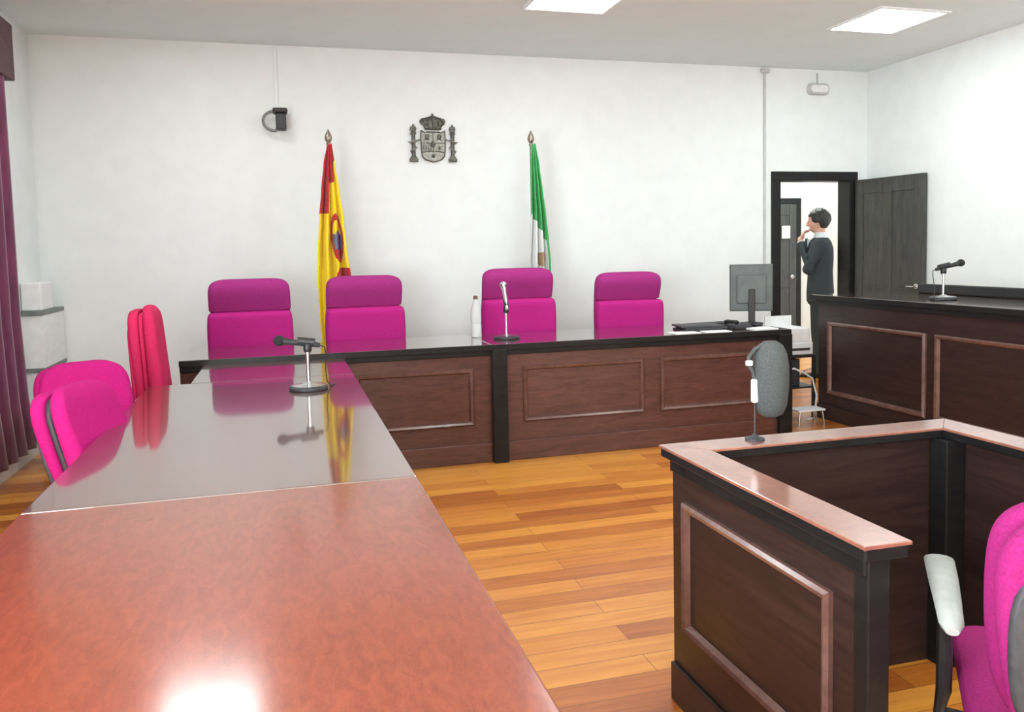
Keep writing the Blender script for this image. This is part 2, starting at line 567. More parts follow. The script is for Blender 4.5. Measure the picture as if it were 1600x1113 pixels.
def front_unit(name, label, x0, x1, panels, post_x):
    """one unit of the judges' bench; front face at y = 0"""
    t = thing(name, label, 'bench', (x0, 5.21, 0), 0, "units of the judges' bench")
    L_ = x1 - x0
    b = NB()
    box(b, 0, L_, .03, .055, .0, .755)
    box(b, 0.0, .03, .055, .66, 0, .755)
    box(b, L_ - .03, L_, .055, .66, 0, .755)
    link('front_panel', b, M_BENCH, t)
    b = NB()
    box(b, 0, L_, -.012, .69, .755, .79, .006)
    link('worktop', b, M_BTOP, t)
    link('edge_band', box(NB(), 0, L_, -.018, -.0121, .752, .789, .002), M_BLACKW, t)
    b = NB()
    box(b, 0, L_, .006, .03, .715, .7545, .005)
    link('cornice', b, M_BLACKW, t)
    b = NB()
    box(b, 0.0, L_, .012, .03, 0, .13, .004)
    link('plinth', b, M_BENCH, t)
    for a0, a1 in panels:
        link('panel_moulding', ridge(NB(), 'y', .03, a0 - x0, a1 - x0, .255, .635), M_MOULD, t)
    for px in post_x:
        b = NB()
        box(b, px[0] - x0, px[1] - x0, -.03, .03, 0, .754, .004)
        link('post', b, M_BLACKW, t)
    return t


front_unit('judges_bench', 'long dark mahogany bench unit meeting the left tables, before the two left judge chairs', -.61, 1.305,
           [(-.40, .36), (.42, 1.19)], [])
front_unit('judges_bench', 'long dark mahogany bench unit with monitor on it, ending near the door', 1.3055, 3.57,
           [(1.53, 2.41), (2.54, 3.36)], [(1.31, 1.41), (3.47, 3.57)])


# tables on the left
def table(label, y0, y1, x0, x1, ztop, m):
    t = thing('side_table', label, 'table', ((x0 + x1) / 2, (y0 + y1) / 2, 0), 0, 'glossy tables along the left side')
    hx, hy = (x1 - x0) / 2, (y1 - y0) / 2
    link('tabletop', box(NB(), -hx, hx, -hy, hy, ztop - .03, ztop, .005, 3), m, t)
    link('front_panel', box(NB(), hx - .06, hx - .035, -hy + .03, hy - .03, .06, ztop - .0302, .003), M_BENCH, t)
    b = NB()
    box(b, -hx + .05, hx - .0605, -hy + .03, -hy + .055, .0, ztop - .0302, .003)
    link('leg', b, M_BENCH, t)
    b = NB()
    box(b, -hx + .05, hx - .0605, hy - .055, hy - .03, .0, ztop - .0302, .003)
    link('leg', b, M_BENCH, t)
    return t


table('nearest glossy reddish mahogany table with the white lamp glow on it', .2, 2.308, -.665, .352, .76, M_TOP)
table('middle glossy mahogany table with the microphone standing on it', 2.315, 4.44, -.665, .352, .76, M_TOP2)
table('short glossy mahogany table joining the tables to the judges bench', 4.444, 5.188, -.47, .352, .76, M_TOP2)

# witness box
wb = thing('witness_box', 'dark mahogany witness box with pinkish brown rail at lower right', 'witness box', (1.65, 1.8, 0))
ox, oy = 1.65, 1.8


def bx(x0, x1, y0, y1, z0, z1, bev=0.0):
    return box(NB(), x0 - ox, x1 - ox, y0 - oy, y1 - oy, z0, z1, bev)


ZT = .795
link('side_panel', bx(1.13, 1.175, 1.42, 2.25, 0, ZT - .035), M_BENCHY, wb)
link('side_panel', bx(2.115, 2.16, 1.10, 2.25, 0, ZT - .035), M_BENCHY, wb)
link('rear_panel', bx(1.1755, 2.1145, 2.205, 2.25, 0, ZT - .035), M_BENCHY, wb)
link('corner_post', bx(1.125, 1.18, 1.375, 1.419, 0, ZT - .036, .004), M_BLACKW, wb)
link('corner_post', bx(2.11, 2.165, 1.06, 1.099, 0, ZT - .036, .004), M_BLACKW, wb)
link('corner_post', bx(1.176, 1.215, 2.165, 2.2045, 0, ZT - .036, .004), M_BLACKW, wb)
link('corner_post', bx(2.04, 2.1145, 2.13, 2.2045, 0, ZT - .036, .004), M_BLACKW, wb)


def railpoly(pts, z0, z1, m, name, bev=.004):
    t = NB()
    f = t.faces.new([t.verts.new((x - ox, y - oy, z0)) for x, y in pts])
    e = bmesh.ops.extrude_face_region(t, geom=[f])
    for v in e['geom']:
        if isinstance(v, bmesh.types.BMVert):
            v.co.z = z1
    if bev:
        ed = [q for q in t.edges if abs(q.verts[0].co.z - z1) < 1e-6 and abs(q.verts[1].co.z - z1) < 1e-6]
        bmesh.ops.bevel(t, geom=ed, offset=bev, segments=2, affect='EDGES', profile=0.5)
    return link(name, t, m, wb)


RW = .115
# mitred rail: left, rear and right runs
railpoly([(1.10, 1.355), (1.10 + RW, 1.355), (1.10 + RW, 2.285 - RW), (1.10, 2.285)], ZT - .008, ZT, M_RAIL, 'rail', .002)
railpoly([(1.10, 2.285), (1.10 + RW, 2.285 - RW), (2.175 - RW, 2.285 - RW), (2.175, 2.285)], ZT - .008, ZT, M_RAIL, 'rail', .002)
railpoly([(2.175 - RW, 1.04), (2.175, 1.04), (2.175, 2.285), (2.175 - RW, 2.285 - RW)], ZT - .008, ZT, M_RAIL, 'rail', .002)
b = NB()
for x0, x1, y0, y1 in ((1.104, 1.21, 1.358, 2.281), (1.2105, 2.0645, 2.175, 2.281), (2.065, 2.171, 1.044, 2.281)):
    box(b, x0 - ox, x1 - ox, y0 - oy, y1 - oy, ZT - .0355, ZT - .0081, .004)
link('rail_cornice', b, M_BLACKW, wb)
b = NB()
box(b, 1.119 - ox, 1.13 - ox, 1.378 - oy, 2.25 - oy, ZT - .075, ZT - .036, .004)
link('frieze', b, M_BLACKW, wb)
link('panel_moulding', ridge(NB(), 'x', 1.13 - ox, 1.49 - oy, 2.17 - oy, .25, .645, .028, .02), M_MOULD, wb)
link('plinth', bx(1.117, 1.13, 1.42, 2.25, 0, .12, .004), M_BENCHY, wb)

# tall bench on the right
rb = thing('tall_bench', 'tall dark mahogany bench with a microphone along the right side', 'bench', (4.4, 4.0, 0))
ox, oy = 4.4, 4.0


def bx2(x0, x1, y0, y1, z0, z1, bev=0.0):
    return box(NB(), x0 - ox, x1 - ox, y0 - oy, y1 - oy, z0, z1, bev)


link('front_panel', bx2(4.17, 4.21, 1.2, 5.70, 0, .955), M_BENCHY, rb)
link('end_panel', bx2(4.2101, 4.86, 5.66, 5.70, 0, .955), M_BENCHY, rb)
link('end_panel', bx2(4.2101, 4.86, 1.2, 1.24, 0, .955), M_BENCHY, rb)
link('worktop', bx2(4.13, 4.90, 1.16, 5.74, .965, 1.0, .006), M_BTOP, rb)
b = NB()
box(b, 4.145 - ox, 4.17 - ox, 1.19 - oy, 5.715 - oy, .925, .9648, .004)
box(b, 4.17 - ox, 4.88 - ox, 5.7001 - oy, 5.715 - oy, .925, .9648, .004)
link('cornice', b, M_BLACKW, rb)
for y0, y1 in ((4.54, 5.57), (3.46, 4.46), (2.4, 3.38)):
    link('panel_moulding', ridge(NB(), 'x', 4.17 - ox, y0 - oy, y1 - oy, .21, .79, .036, .024), M_MOULD, rb)
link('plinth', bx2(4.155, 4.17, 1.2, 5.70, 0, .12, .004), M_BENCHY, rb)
link('edge_band', bx2(4.122, 4.1299, 1.16, 5.74, .962, .998, .002), M_BLACKW, rb)
link('upstand', bx2(4.86, 4.90, 1.16, 5.4, 1.0005, 1.075, .01), M_BLACK, rb)


# ------------------------------------------------------------------ chairs
def pad(levels, n=6):
    """lofted cushion: levels (z, width, y_front, y_back, corner radius)"""
    b = NB()
    rings = []
    for z, w, yf, yb, r in levels:
        rings.append(rr(0, (yf + yb) / 2, w, abs(yb - yf), r, z, n))
    loft(b, rings)
    return b


AX = .292


def chair(name, label, group, loc, rz, high=True, m_low=None, m_top=None, top=1.25, sc=1.0, tilt=0.0, m_shell=None, arms=True, m_arm=None, seat_z=.48):
    m_low = m_low or M_MAG
    m_top = m_top or M_MAG
    m_shell = m_shell or m_top
    t = thing(name, label, 'chair', loc, rz, group)
    # seat
    s = seat_z
    b = pad([(s - .10, .42, -.22, .20, .05), (s - .085, .50, -.26, .24, .06), (s - .04, .53, -.28, .25, .07), (s - .01, .52, -.27, .25, .07), (s, .44, -.22, .21, .06)])
    link('seat', b, m_low, t, smooth=True)
    yb = .27

    def ly(z):
        return yb + (z - s) * math.tan(tilt)
    if high:
        z1 = top - .235
        low = [(s + .03, .46, -.05), (s + .06, .54, -.075), (s + .20, .575, -.085), (z1 - .16, .585, -.085), (z1 - .05, .575, -.095), (z1 - .02, .565, -.095), (z1, .55, -.075), (z1 + .005, .50, -.05)]
        b = pad([(z, w, ly(z) + yf, ly(z) + .05, .035) for z, w, yf in low])
        link('backrest', b, m_low, t, smooth=True)
        hd = [(z1 + .001, .552, -.012), (z1 + .012, .558, -.016), (z1 + .07, .558, -.045), (z1 + .13, .556, -.072), (z1 + .18, .548, -.075), (z1 + .205, .52, -.065), (z1 + .222, .475, -.05), (z1 + .232, .40, -.03), (z1 + .235, .33, -.01)]
        b = pad([(z, w, ly(z) + yf, ly(z) + .05, .035) for z, w, yf in hd])
        link('headrest', b, m_top, t, smooth=True)
        sh = [(s + .03, .44), (s + .06, .53), (z1 - .1, .56), (z1 + .05, .54), (z1 + .17, .535), (z1 + .21, .47), (z1 + .225, .36)]
        b = pad([(z, w, ly(z) + .045, ly(z) + .085, .02) for z, w in sh])
        link('back_shell', b, m_shell, t, smooth=True)
    else:
        h = top - s
        low = [(s + .04, .36, -.03), (s + .06, .43, -.06), (s + .14, .475, -.085), (s + .24, .49, -.075), (top - .13, .49, -.06), (top - .08, .475, -.055), (top - .045, .44, -.05), (top - .02, .37, -.035), (top - .006, .28, -.02), (top, .20, 0)]
        b = pad([(z, w, ly(z) + yf, ly(z) + .018, .045) for z, w, yf in low])
        link('backrest', b, m_low, t, smooth=True)
        sh = [(s + .03, .32, .05), (s + .06, .43, .06), (top - .16, .49, .075), (top - .09, .475, .075), (top - .05, .43, .072), (top - .03, .36, .068), (top - .02, .26, .06)]
        b = pad([(z, w, ly(z) + .0465, ly(z) + yf + .037, .03) for z, w, yf in sh])
        link('back_shell', b, m_top, t, smooth=True)
        co = [(s + .03, .31), (s + .07, .40), (top - .14, .455), (top - .09, .44), (top - .05, .38), (top - .035, .30)]
        b = pad([(z, w, ly(z) + .0185, ly(z) + .046, .012) for z, w in co])
        link('back_gap_fill', b, m_shell, t, smooth=True)  # plate filling the cushion-shell gap; charcoal copies carry the gap's shade
        pl = [(s + .08, .36), (s + .11, .44), (top - .16, .45), (top - .10, .39)]
        b = pad([(z, w, ly(z) + .095, ly(z) + .120, .012) for z, w in pl])
        link('back_plate', b, m_shell, t, smooth=True)
    # bracket from back to seat
    for ch in list(t.children):
        ss = ch.modifiers.new('soft', 'SUBSURF')
        ss.levels = ss.render_levels = 2
    b = NB()
    tube(b, [(0, .1, s - .11), (0, ly(s) + .07, s - .09), (0, ly(s) + .115, s + .04), (0, ly(s + .2) + .105, s + .2)], [.025, .025, .022, .02], 8)
    link('back_bracket', b, M_BLACK, t, smooth=True)
    if arms:
        for sx in (-1, 1):
            b = NB()
            tube(b, [(sx * .20, 0.02, s - .11), (sx * .30, 0.02, s - .10), (sx * AX, 0.02, s - .05), (sx * AX, 0.04, .62)], .016, 8)
            x = sx * AX
            a = link('arm_post', b, M_BLACK, t, smooth=True)
            b = NB()
            rings = []
            for y, w, z, h_ in ((-.21, .04, .640, .016), (-.195, .066, .644, .024), (-.05, .062, .652, .028), (.10, .052, .656, .032), (.20, .045, .655, .03), (.225, .025, .65, .015)):
                rings.append([Vector((x + w / 2 * math.cos(q), y, z + h_ / 2 * math.sin(q))) for q in [2 * PI * k / 12 for k in range(12)]])
            loft(b, rings)
            link('armrest', b, m_arm or M_BLACK, t, smooth=True)
    b = NB()
    lathe(b, [(.03, .10), (.03, .24), (.02, .245), (.02, s - .13), (.09, s - .125), (.09, s - .105)], 16)
    link('gas_column', b, M_BLACK, t, smooth=True)
    for k in range(5):
        a = 2 * PI * k / 5 + .3
        b = NB()
        c, s_ = math.cos(a), math.sin(a)
        tube(b, [(.02 * c, .02 * s_, .115), (.15 * c, .15 * s_, .10), (.28 * c, .28 * s_, .075)], [.028, .022, .016], 8)
        lg = link('base_leg', b, M_BLACK, t, smooth=True)
        b = NB()
        for q in (-1, 1):
            u = NB()
            bmesh.ops.create_cone(u, cap_ends=True, segments=14, radius1=.026, radius2=.026, depth=.018)
            merge(b, u, Matrix.Translation((.28 * c - s_ * q * .014, .28 * s_ + c * q * .014, .0265)) @ Matrix.Rotation(a, 4, 'Z') @ Matrix.Rotation(PI / 2, 4, 'X'))
        tube(b, [(.28 * c, .28 * s_, .03), (.28 * c, .28 * s_, .08)], .008, 8)
        link('caster', b, M_BLACK, lg, smooth=True)
    return t


G1 = 'high-back magenta chairs behind the judges bench'
BY = 5.83
ch1 = chair('office_chair', 'high-back magenta chair at the left end of the judges bench', G1, (-.225, BY, 0), 0, m_low=M_MAG, m_top=M_MAG_SHADE, top=1.245)
dup(ch1, (.60, BY + .02, 0), math.radians(4), 'high-back magenta chair just right of the red and yellow flag')
c3 = dup(ch1, (1.74, BY, 0), math.radians(-3), 'high-back magenta chair in front of the green and white flag')
c4 = dup(ch1, (2.68, BY + .05, 0), math.radians(-4), 'high-back magenta chair nearest the monitor')
c3.scale = (1, 1, 1.02)
c4.scale = (.98, 1, .975)

# side-on chair between left tables and bench
chair('office_chair', 'pinkish red chair seen edge-on at the end of the left tables', 'chairs on the left side of the tables',
      (-.46, 4.82, 0), math.radians(91), high=False, m_low=M_RED, m_top=M_RED, m_shell=M_RED, top=1.15, tilt=.05, arms=False).scale = (.82, .80, 1)
chair('office_chair', 'low-back bright magenta chair, nearest of those along the left tables', 'chairs on the left side of the tables',
      (-.435, 3.26, 0), math.radians(72), high=False, m_low=M_PINK, m_top=M_PINK, m_shell=M_CHAR, top=.945, tilt=.30).scale = (.80, .82, 1)
chair('office_chair', 'low-back bright magenta chair turned to the viewer behind the nearest left chair', 'chairs on the left side of the tables',
      (-.71, 3.74, 0), math.radians(28), high=False, m_low=M_PINK, m_top=M_PINK, m_shell=M_CHAR, top=.945, tilt=.22).scale = (.78, 1, 1)
# witness chair: faces away from the viewpoint
chair('office_chair', 'magenta chair with grey armrest inside the witness box, seen from behind', 'chair in the witness box',
      (1.585, 1.235, 0), math.radians(180 - 40), high=False, m_low=M_WCH, m_top=M_WCH, m_shell=M_CHAR, top=.955, tilt=.05, m_arm=M_GREYP)


# ------------------------------------------------------------------ microphones
def desk_mic(label, loc, rz, up=.06, head=.26, m_stem=None, tail=True, m_body=None, m_head=None):
    t = thing('microphone', label, 'microphone', loc, rz, 'desk microphones')
    b = NB()
    lathe(b, [(.088, 0), (.092, .004), (.092, .014), (.084, .02), (.03, .026), (.014, .034)], 32)
    link('base', b, M_CHAR, t, smooth=True)
    b = NB()
    lathe(b, [(.078, .0204), (.082, .0215), (.03, .0285), (.014, .036)], 32)
    link('base_cover', b, M_STEEL, t, smooth=True)
    b = NB()
    lathe(b, [(.0085, .03), (.0085, .165), (.012, .168), (.012, .185)], 14)
    link('stem', b, m_stem or M_STEEL, t, smooth=True)
    # clip and body run along local -x (head end)
    b = NB()
    lathe(b, [(.016, .18), (.020, .19), (.020, .215), (.012, .225)], 14)
    tube(b, [(.035, 0, .225), (-.045, 0, .225 + up * .35)], .019, 10)
    link('clip', b, M_BLACK, t, smooth=True)
    b = NB()
    z0 = .222
    ax = lambda u: (.06 - u, 0, z0 + up * (u / .2) - .012)
    tube(b, [ax(0), ax(.01), ax(.13), ax(.17)], [.009, .012, .0145, .018], 12)
    link('handle', b, m_body or M_BLACK, t, smooth=True)
    b = NB()
    e = Vector(ax(.19))
    ball(b, e, .027, (1.05, .95, .95))
    link('mic_head', b, m_head or M_FOAM, t, smooth=True)
    if tail:
        b = NB()
        tube(b, [(.06, 0, z0 - .012), (.08, .0, z0 - .02), (.085, .01, .16), (.08, .02, .09), (.085, .025, .03), (.10, .06, .004), (.12, .14, .004)], .003, 6)
        link('cable', b, M_BLACK, t, smooth=True)
    return t


desk_mic('black desk microphone on a round base standing on the middle left table', (.105, 4.02, .76), math.radians(-6), up=.03)
desk_mic('black desk microphone on a round base on the tall right bench', (4.42, 4.67, 1.001), math.radians(172), up=.045, m_stem=M_STEEL)
desk_mic('slim silver microphone on the judges bench before the third chair', (1.50, 5.52, .79), math.radians(-98), up=.17, m_body=M_STEEL, tail=False, m_head=M_STEEL)

# microphone with big grey windscreen on the witness box rail
t = thing('microphone', 'microphone with a large grey foam windscreen rising from the witness box rail', 'microphone', (1.405, 2.235, .795))
b = NB()
lathe(b, [(.03, 0), (.03, .006), (.012, .012), (.006, .02)], 20)
link('base', b, M_CHAR, t, smooth=True)
b = NB()
tube(b, [(0, 0, .01), (0, 0, .12)], .003, 8)
link('stem', b, M_CHAR, t, smooth=True)
b = NB()
tube(b, [(0, 0, .118), (0, 0, .122), (0, 0, .188), (0, 0, .192)], [.007, .0115, .0115, .007], 12)
link('grip', b, M_WHITE, t, smooth=True)
b = NB()
tube(b, [(0, 0, .19), (-.006, 0, .215), (-.022, 0, .24), (-.02, 0, .262), (0, 0, .285), (.035, 0, .30)], .0065, 8)
link('gooseneck', b, M_GFOAM, t, smooth=True)
b = NB()
box(b, -.034, -.014, -.014, 0, .236, .252, .003)
link('clip', b, M_WHITE, t)
b = NB()
rings = []
for z, r in ((.07, .020), (.08, .038), (.11, .050), (.17, .056), (.23, .056), (.27, .050), (.295, .038), (.308, .02)):
    rings.append([Vector((.056 + r * math.cos(q), r * math.sin(q), z)) for q in [2 * PI * k / 20 for k in range(20)]])
loft(b, rings)
link('windscreen', b, M_GFOAM, t, smooth=True)

# bottle on the bench
t = thing('water_bottle', 'clear water bottle standing left of the third judge chair', 'bottle', (1.325, 5.70, .79))
b = NB()
lathe(b, [(.03, 0), (.038, .004), (.038, .09), (.034, .10), (.038, .11), (.038, .19), (.030, .225), (.014, .262), (.013, .275)], 24)
link('bottle_body', b, M_BOTTLE, t, smooth=True)
b = NB()
lathe(b, [(.016, .274), (.016, .296), (.013, .299)], 16)
link('bottle_cap', b, M_BROWN, t, smooth=True)

# ------------------------------------------------------------------ things on the bench near the monitor
t = thing('monitor', 'grey computer monitor seen from behind on the judges bench', 'monitor', (3.53, 5.66, .79), math.radians(-25))
b = NB()
lathe(b, [(.10, 0), (.105, .004), (.10, .012), (.03, .018)], 28)
link('stand_base', b, M_CHAR, t, smooth=True)
b = NB()
box(b, -.03, .03, -.025, 0, .015, .27, .006)
link('stand_neck', b, M_BLACK, t)
b = NB()
prism(b, [(-.19, .10), (.19, .10), (.19, .46), (-.19, .46)], .0, .045, .012)
box(b, -.13, .13, -.018, .002, .16, .38, .008)
o = link('display_shell', b, M_SCREEN, t)
link('display_screen', box(NB(), -.175, .175, .0451, .047, .115, .445), M_BLACK, t)
t.scale = (.86, 1, 1.02)

t = thing('keyboard', 'black keyboard lying on the judges bench beside the fourth chair', 'keyboard', (3.13, 5.68, .79), math.radians(8))
b = NB()
box(b, -.22, .22, -.075, .075, 0, .018, .005)
link('keyboard_body', b, M_BLACK, t)
b = NB()
for i in range(14):
    for j in range(5):
        x, y = -.205 + i * .0295, -.062 + j * .026
        box(b, x, x + .025, y, y + .022, .0182, .025)
link('keys', b, M_CHAR, t)
b = NB()
for i, (dx, dz) in enumerate(((0, 0), (.02, .014), (-.01, .028))):
    box(b, -.16 + dx, .16 + dx, -.11, .11, dz, dz + .013, .003)
tag(link('folder_stack', b, M_CHAR, None, (2.95, 5.44, .7905), math.radians(-8)), 'dark folders lying beside the fourth judge chair', 'folder')
t = thing('telephone', 'dark desk telephone left of the monitor', 'telephone', (3.26, 5.42, .79), math.radians(15))
b = NB()
box(b, -.08, .08, -.07, .07, 0, .03, .008)
link('phone_body', b, M_CHAR, t)
b = NB()
tube(b, [(-.06, -.06, .045), (-.06, -.05, .055), (-.06, .04, .055), (-.06, .06, .045)], [.018, .014, .014, .018], 10)
link('handset', b, M_BLACK, t, smooth=True)
for k, (x, y, a, lab) in enumerate(((2.76, 5.30, 3, 'white paper sheet at the bench edge before the fourth chair, leftmost of its row'),
                                   (3.00, 5.29, -4, 'white paper sheet at the bench edge, second in its row'),
                                   (3.40, 5.32, 2, 'white paper sheet at the bench edge in front of the monitor'))):
    tag(link('paper_sheet', box(NB(), -.10, .10, -.07, .07, 0, .004 + .001 * k), M_PAPER, None, (x, y, .7905), math.radians(a)), lab, 'paper', 'papers along the judges bench')
tag(link('computer_mouse', ball(NB(), (0, 0, .012), .03, (1, 1.6, .6)), M_BLACK, None, (3.44, 5.47, .7955), 0, smooth=True), 'black computer mouse in front of the monitor', 'mouse')

# printer trolley between bench and tall bench
t = thing('trolley', 'black open trolley holding the white printer right of the judges bench', 'trolley', (3.92, 5.83, 0))
b = NB()
box(b, -.19, .20, -.17, .17, .50, .52, .003)
box(b, -.19, .20, -.17, .17, .25, .265, .003)
link('shelf', b, M_BLACK, t)
for sx, sy in ((-1, -1), (1, -1), (-1, 1), (1, 1)):
    b = NB()
    x = .005 + sx * .18
    box(b, x - .012, x + .012, sy * .155 - .012, sy * .155 + .012, .0, .4995, .003)
    link('leg', b, M_BLACK, t)
t = thing('printer', 'white printer on the black trolley below the doorway', 'printer', (3.93, 5.83, .5205))
b = NB()
box(b, -.17, .175, -.15, .15, 0, .10, .008)
box(b, -.15, .155, -.14, .14, .1001, .215, .008)
link('printer_body', b, M_WHITE, t)
b = NB()
box(b, -.14, .14, -.158, -.1501, .035, .055)
link('paper_slot', b, M_CHAR, t)
b = NB()
prism(b, [(-.12, .2155), (.13, .2155), (.13, .30), (-.12, .30)], .08, .09)
link('paper_tray', b, M_WHITE, t)
tag(link('computer_case', box(NB(), -.09, .09, -.14, .14, 0, .22, .006), M_CHAR, None, (3.90, 5.83, .2655)), 'black computer case on the lower trolley shelf', 'computer')
b = NB()
tube(b, [(3.76, 5.60, .40), (3.86, 5.58, .43), (3.95, 5.58, .39), (4.04, 5.60, .34), (4.08, 5.60, .20), (4.06, 5.60, .02), (3.99, 5.60, .006)], .007, 8)
tag(link('power_cable', b, M_WHITE, None, smooth=True), 'white cable looping in front of the trolley', 'cable')
t = thing('footstool', 'small pale step stool on the floor under the trolley front', 'stool', (3.92, 5.50, 0))
b = NB()
box(b, -.12, .12, -.07, .07, .11, .125, .004)
link('stool_top', b, M_WHITE, t)
for sx in (-1, 1):
    for sy in (-1, 1):
        b = NB()
        tube(b, [(sx * .10, sy * .055, .11), (sx * .115, sy * .06, 0)], .008, 8)
        link('leg', b, M_STEEL, t, smooth=True)


# ------------------------------------------------------------------ flags
def flag(name, label, base, ztop, levels, paint, mats, nu=80, nv=240):
    """levels: (z, left x, right x) of the hanging cloth relative to the pole"""
    t = thing(name, label, 'flag', base)
    b = NB()
    lathe(b, [(.15, 0), (.155, .01), (.14, .03), (.05, .05), (.022, .07), (.018, .12)], 28)
    link('flag_base', b, M_POLE, t, smooth=True)
    b = NB()
    lathe(b, [(.013, .1), (.012, ztop - .13), (.018, ztop - .125), (.018, ztop - .11)], 14)
    link('flag_pole', b, M_POLE, t, smooth=True)
    b = NB()
    lathe(b, [(.010, ztop - .11), (.022, ztop - .095), (.03, ztop - .07), (.022, ztop - .04), (.008, ztop - .012), (.002, ztop)], 14)
    link('finial', b, M_POLE, t, smooth=True)
    b = NB()
    zs = [l[0] for l in levels]

    def span(z):
        for i in range(len(levels) - 1):
            z1, a1, c1 = levels[i]
            z0, a0, c0 = levels[i + 1]
            if z0 <= z <= z1:
                f = (z1 - z) / (z1 - z0)
                f = f * f * (3 - 2 * f) * .5 + f * .5
                return a1 + (a0 - a1) * f, c1 + (c0 - c1) * f
        return levels[-1][1], levels[-1][2]
    grid = []
    for j in range(nv + 1):
        z = zs[0] + (zs[-1] - zs[0]) * j / nv
        l, r = span(z)
        row = []
        for i in range(nu + 1):
            u = i / nu
            amp = .016 + .028 * min(1, j / nv * 2)
            y = -.035 - amp * (1 + math.sin(u * 3.2 * 2 * PI + j / nv * 1.3 + .6)) - .25 * amp * math.sin(u * 17 + j / nv * 5.5)
            # gathered back towards the pole at both sides
            row.append(b.verts.new((l + (r - l) * u, y, z + .006 * math.sin(u * 9))))
        grid.append(row)
    for j in range(nv):
        for i in range(nu):
            f = b.faces.new((grid[j][i], grid[j + 1][i], grid[j + 1][i + 1], grid[j][i + 1]))
            l, r = span(grid[j][i].co.z)
            c = f.calc_center_median()
            f.material_index = paint((i + .5) / nu, c.x, c.z)
    o = link('flag_cloth', b, None, t, smooth=True, mats=mats)
    s = o.modifiers.new('thick', 'SOLIDIFY')
    s.thickness = .004
    return t


# pixel-to-metre at the flag plane: 1281 / 6.85 = 187 px per m
def spain(u, x, z):
    # 0 red, 1 yellow, 2 blue-grey of the arms
    if z > 1.72 and x < -.005 - (2.19 - z) * .03 + max(0, (2.0 - z)) * -.02:
        return 0
    if z > 1.96 and x < .035 - (2.2 - z) * .05:
        return 0
    # coat of arms
    ex, ez = (x - .035 - (1.6 - z) * .06) / .044, (z - 1.53) / .19
    r = ex * ex + ez * ez
    if r < 1:
        if r > .55:
            return 0
        return 2 if (z < 1.56 and z > 1.44) or r < .12 else 0 if z < 1.44 else 1
    if z < 1.30 - 0 and x > .055 - (1.30 - z) * .17 + .02 * math.sin(z * 9):
        return 0
    return 1


flag('national_flag', 'red and yellow flag with arms hanging on its pole between the two left judge chairs', (.39, 6.6, 0), 2.38,
     [(2.255, -.012, .018), (2.1, -.045, .035), (1.9, -.070, .062), (1.68, -.095, .085), (1.45, -.115, .10), (1.2, -.125, .13), (.9, -.12, .14), (.62, -.10, .12)],
     spain, [M_FRED, M_FYEL, M_FBLU])


def andal(u, x, z):
    # 0 green, 1 white, 2 red of the emblem
    edge = -.03 + (1.70 - z) * .55
    if z > 1.70:
        return 0
    if x > edge or u > .93:
        return 0
    if ((u - .62) / .14) ** 2 + ((z - 1.33) / .06) ** 2 < 1:
        return 2
    if z < .95:
        return 0
    return 1


flag('regional_flag', 'green and white flag hanging on its pole behind the third judge chair', (2.04, 6.6, 0), 2.40,
     [(2.28, -.01, .018), (2.1, -.030, .045), (1.9, -.035, .065), (1.70, -.04, .085), (1.5, -.055, .10), (1.3, -.065, .115), (.9, -.08, .12), (.7, -.07, .11)],
     andal, [M_FGRN, M_FWHT, mat('flag_emblem_thread', (.45, .22, .16), (.35, .36, .16), .75, scale=45)])

# ------------------------------------------------------------------ emblem on the wall
em = thing('coat_of_arms', 'grey metal coat of arms with crown and two pillars on the back wall', 'emblem', (1.285, YB - .004, 2.325))
b = NB()
sh = [(-.105, .118), (-.07, .098), (-.055, .105), (.055, .105), (.07, .098), (.105, .118), (.108, .04), (.104, -.06), (.098, -.105), (.07, -.135), (.03, -.147), (0, -.155), (-.03, -.147), (-.07, -.135), (-.098, -.105), (-.104, -.06), (-.108, .04)]
prism(b, sh, -.018, 0, .004)
link('shield', b, M_PEWL, em)
b = NB()
tube(b, [(x * .97, -.02, z * .97) for x, z in sh + sh[:1]], .005, 6)
box(b, -.003, .003, -.024, -.017, -.07, .10)
box(b, -.10, .10, -.024, -.017, .005, .012)
tube(b, [(-.098, -.02, -.07), (-.05, -.02, -.062), (0, -.02, -.06), (.05, -.02, -.062), (.098, -.02, -.07)], .004, 6)
# quarterings: castle, lion, bars, chains, central oval, pomegranate
box(b, -.07, -.035, -.026, -.017, .035, .07, .002)
for x in (-.07, -.056, -.042):
    box(b, x, x + .008, -.026, -.017, .0705, .084, .001)
ball(b, (.052, -.02, .06), .018, (1, .4, 1.2))
tube(b, [(.035, -.02, .035), (.04, -.022, .055), (.06, -.022, .05), (.07, -.02, .03)], .004, 6)
tube(b, [(.06, -.02, .08), (.072, -.022, .07), (.068, -.02, .055)], .003, 6)
for x in (-.085, -.065, -.045, -.025):
    box(b, x, x + .008, -.024, -.017, -.055, -.005, .001)
for a in range(8):
    tube(b, [(.052, -.02, -.03), (.052 + .028 * math.cos(a * PI / 4), -.02, -.03 + .024 * math.sin(a * PI / 4))], .0022, 5)
ball(b, (0, -.02, -.10), .014, (1, .5, 1.1))
lathe_ = NB()
ball(lathe_, (0, 0, 0), .024, (.8, .35, 1.15))
merge(b, lathe_, Matrix.Translation((0, -.022, .0)))
link('shield_relief', b, M_PEWTER, em, smooth=True)
b = NB()
prism(b, [(-.068, .122), (.068, .122), (.078, .155), (.105, .175), (.112, .195), (.098, .215), (.06, .222), (.03, .226), (0, .228), (-.03, .226), (-.06, .222), (-.098, .215), (-.112, .195), (-.105, .175), (-.078, .155)], -.022, 0, .005)
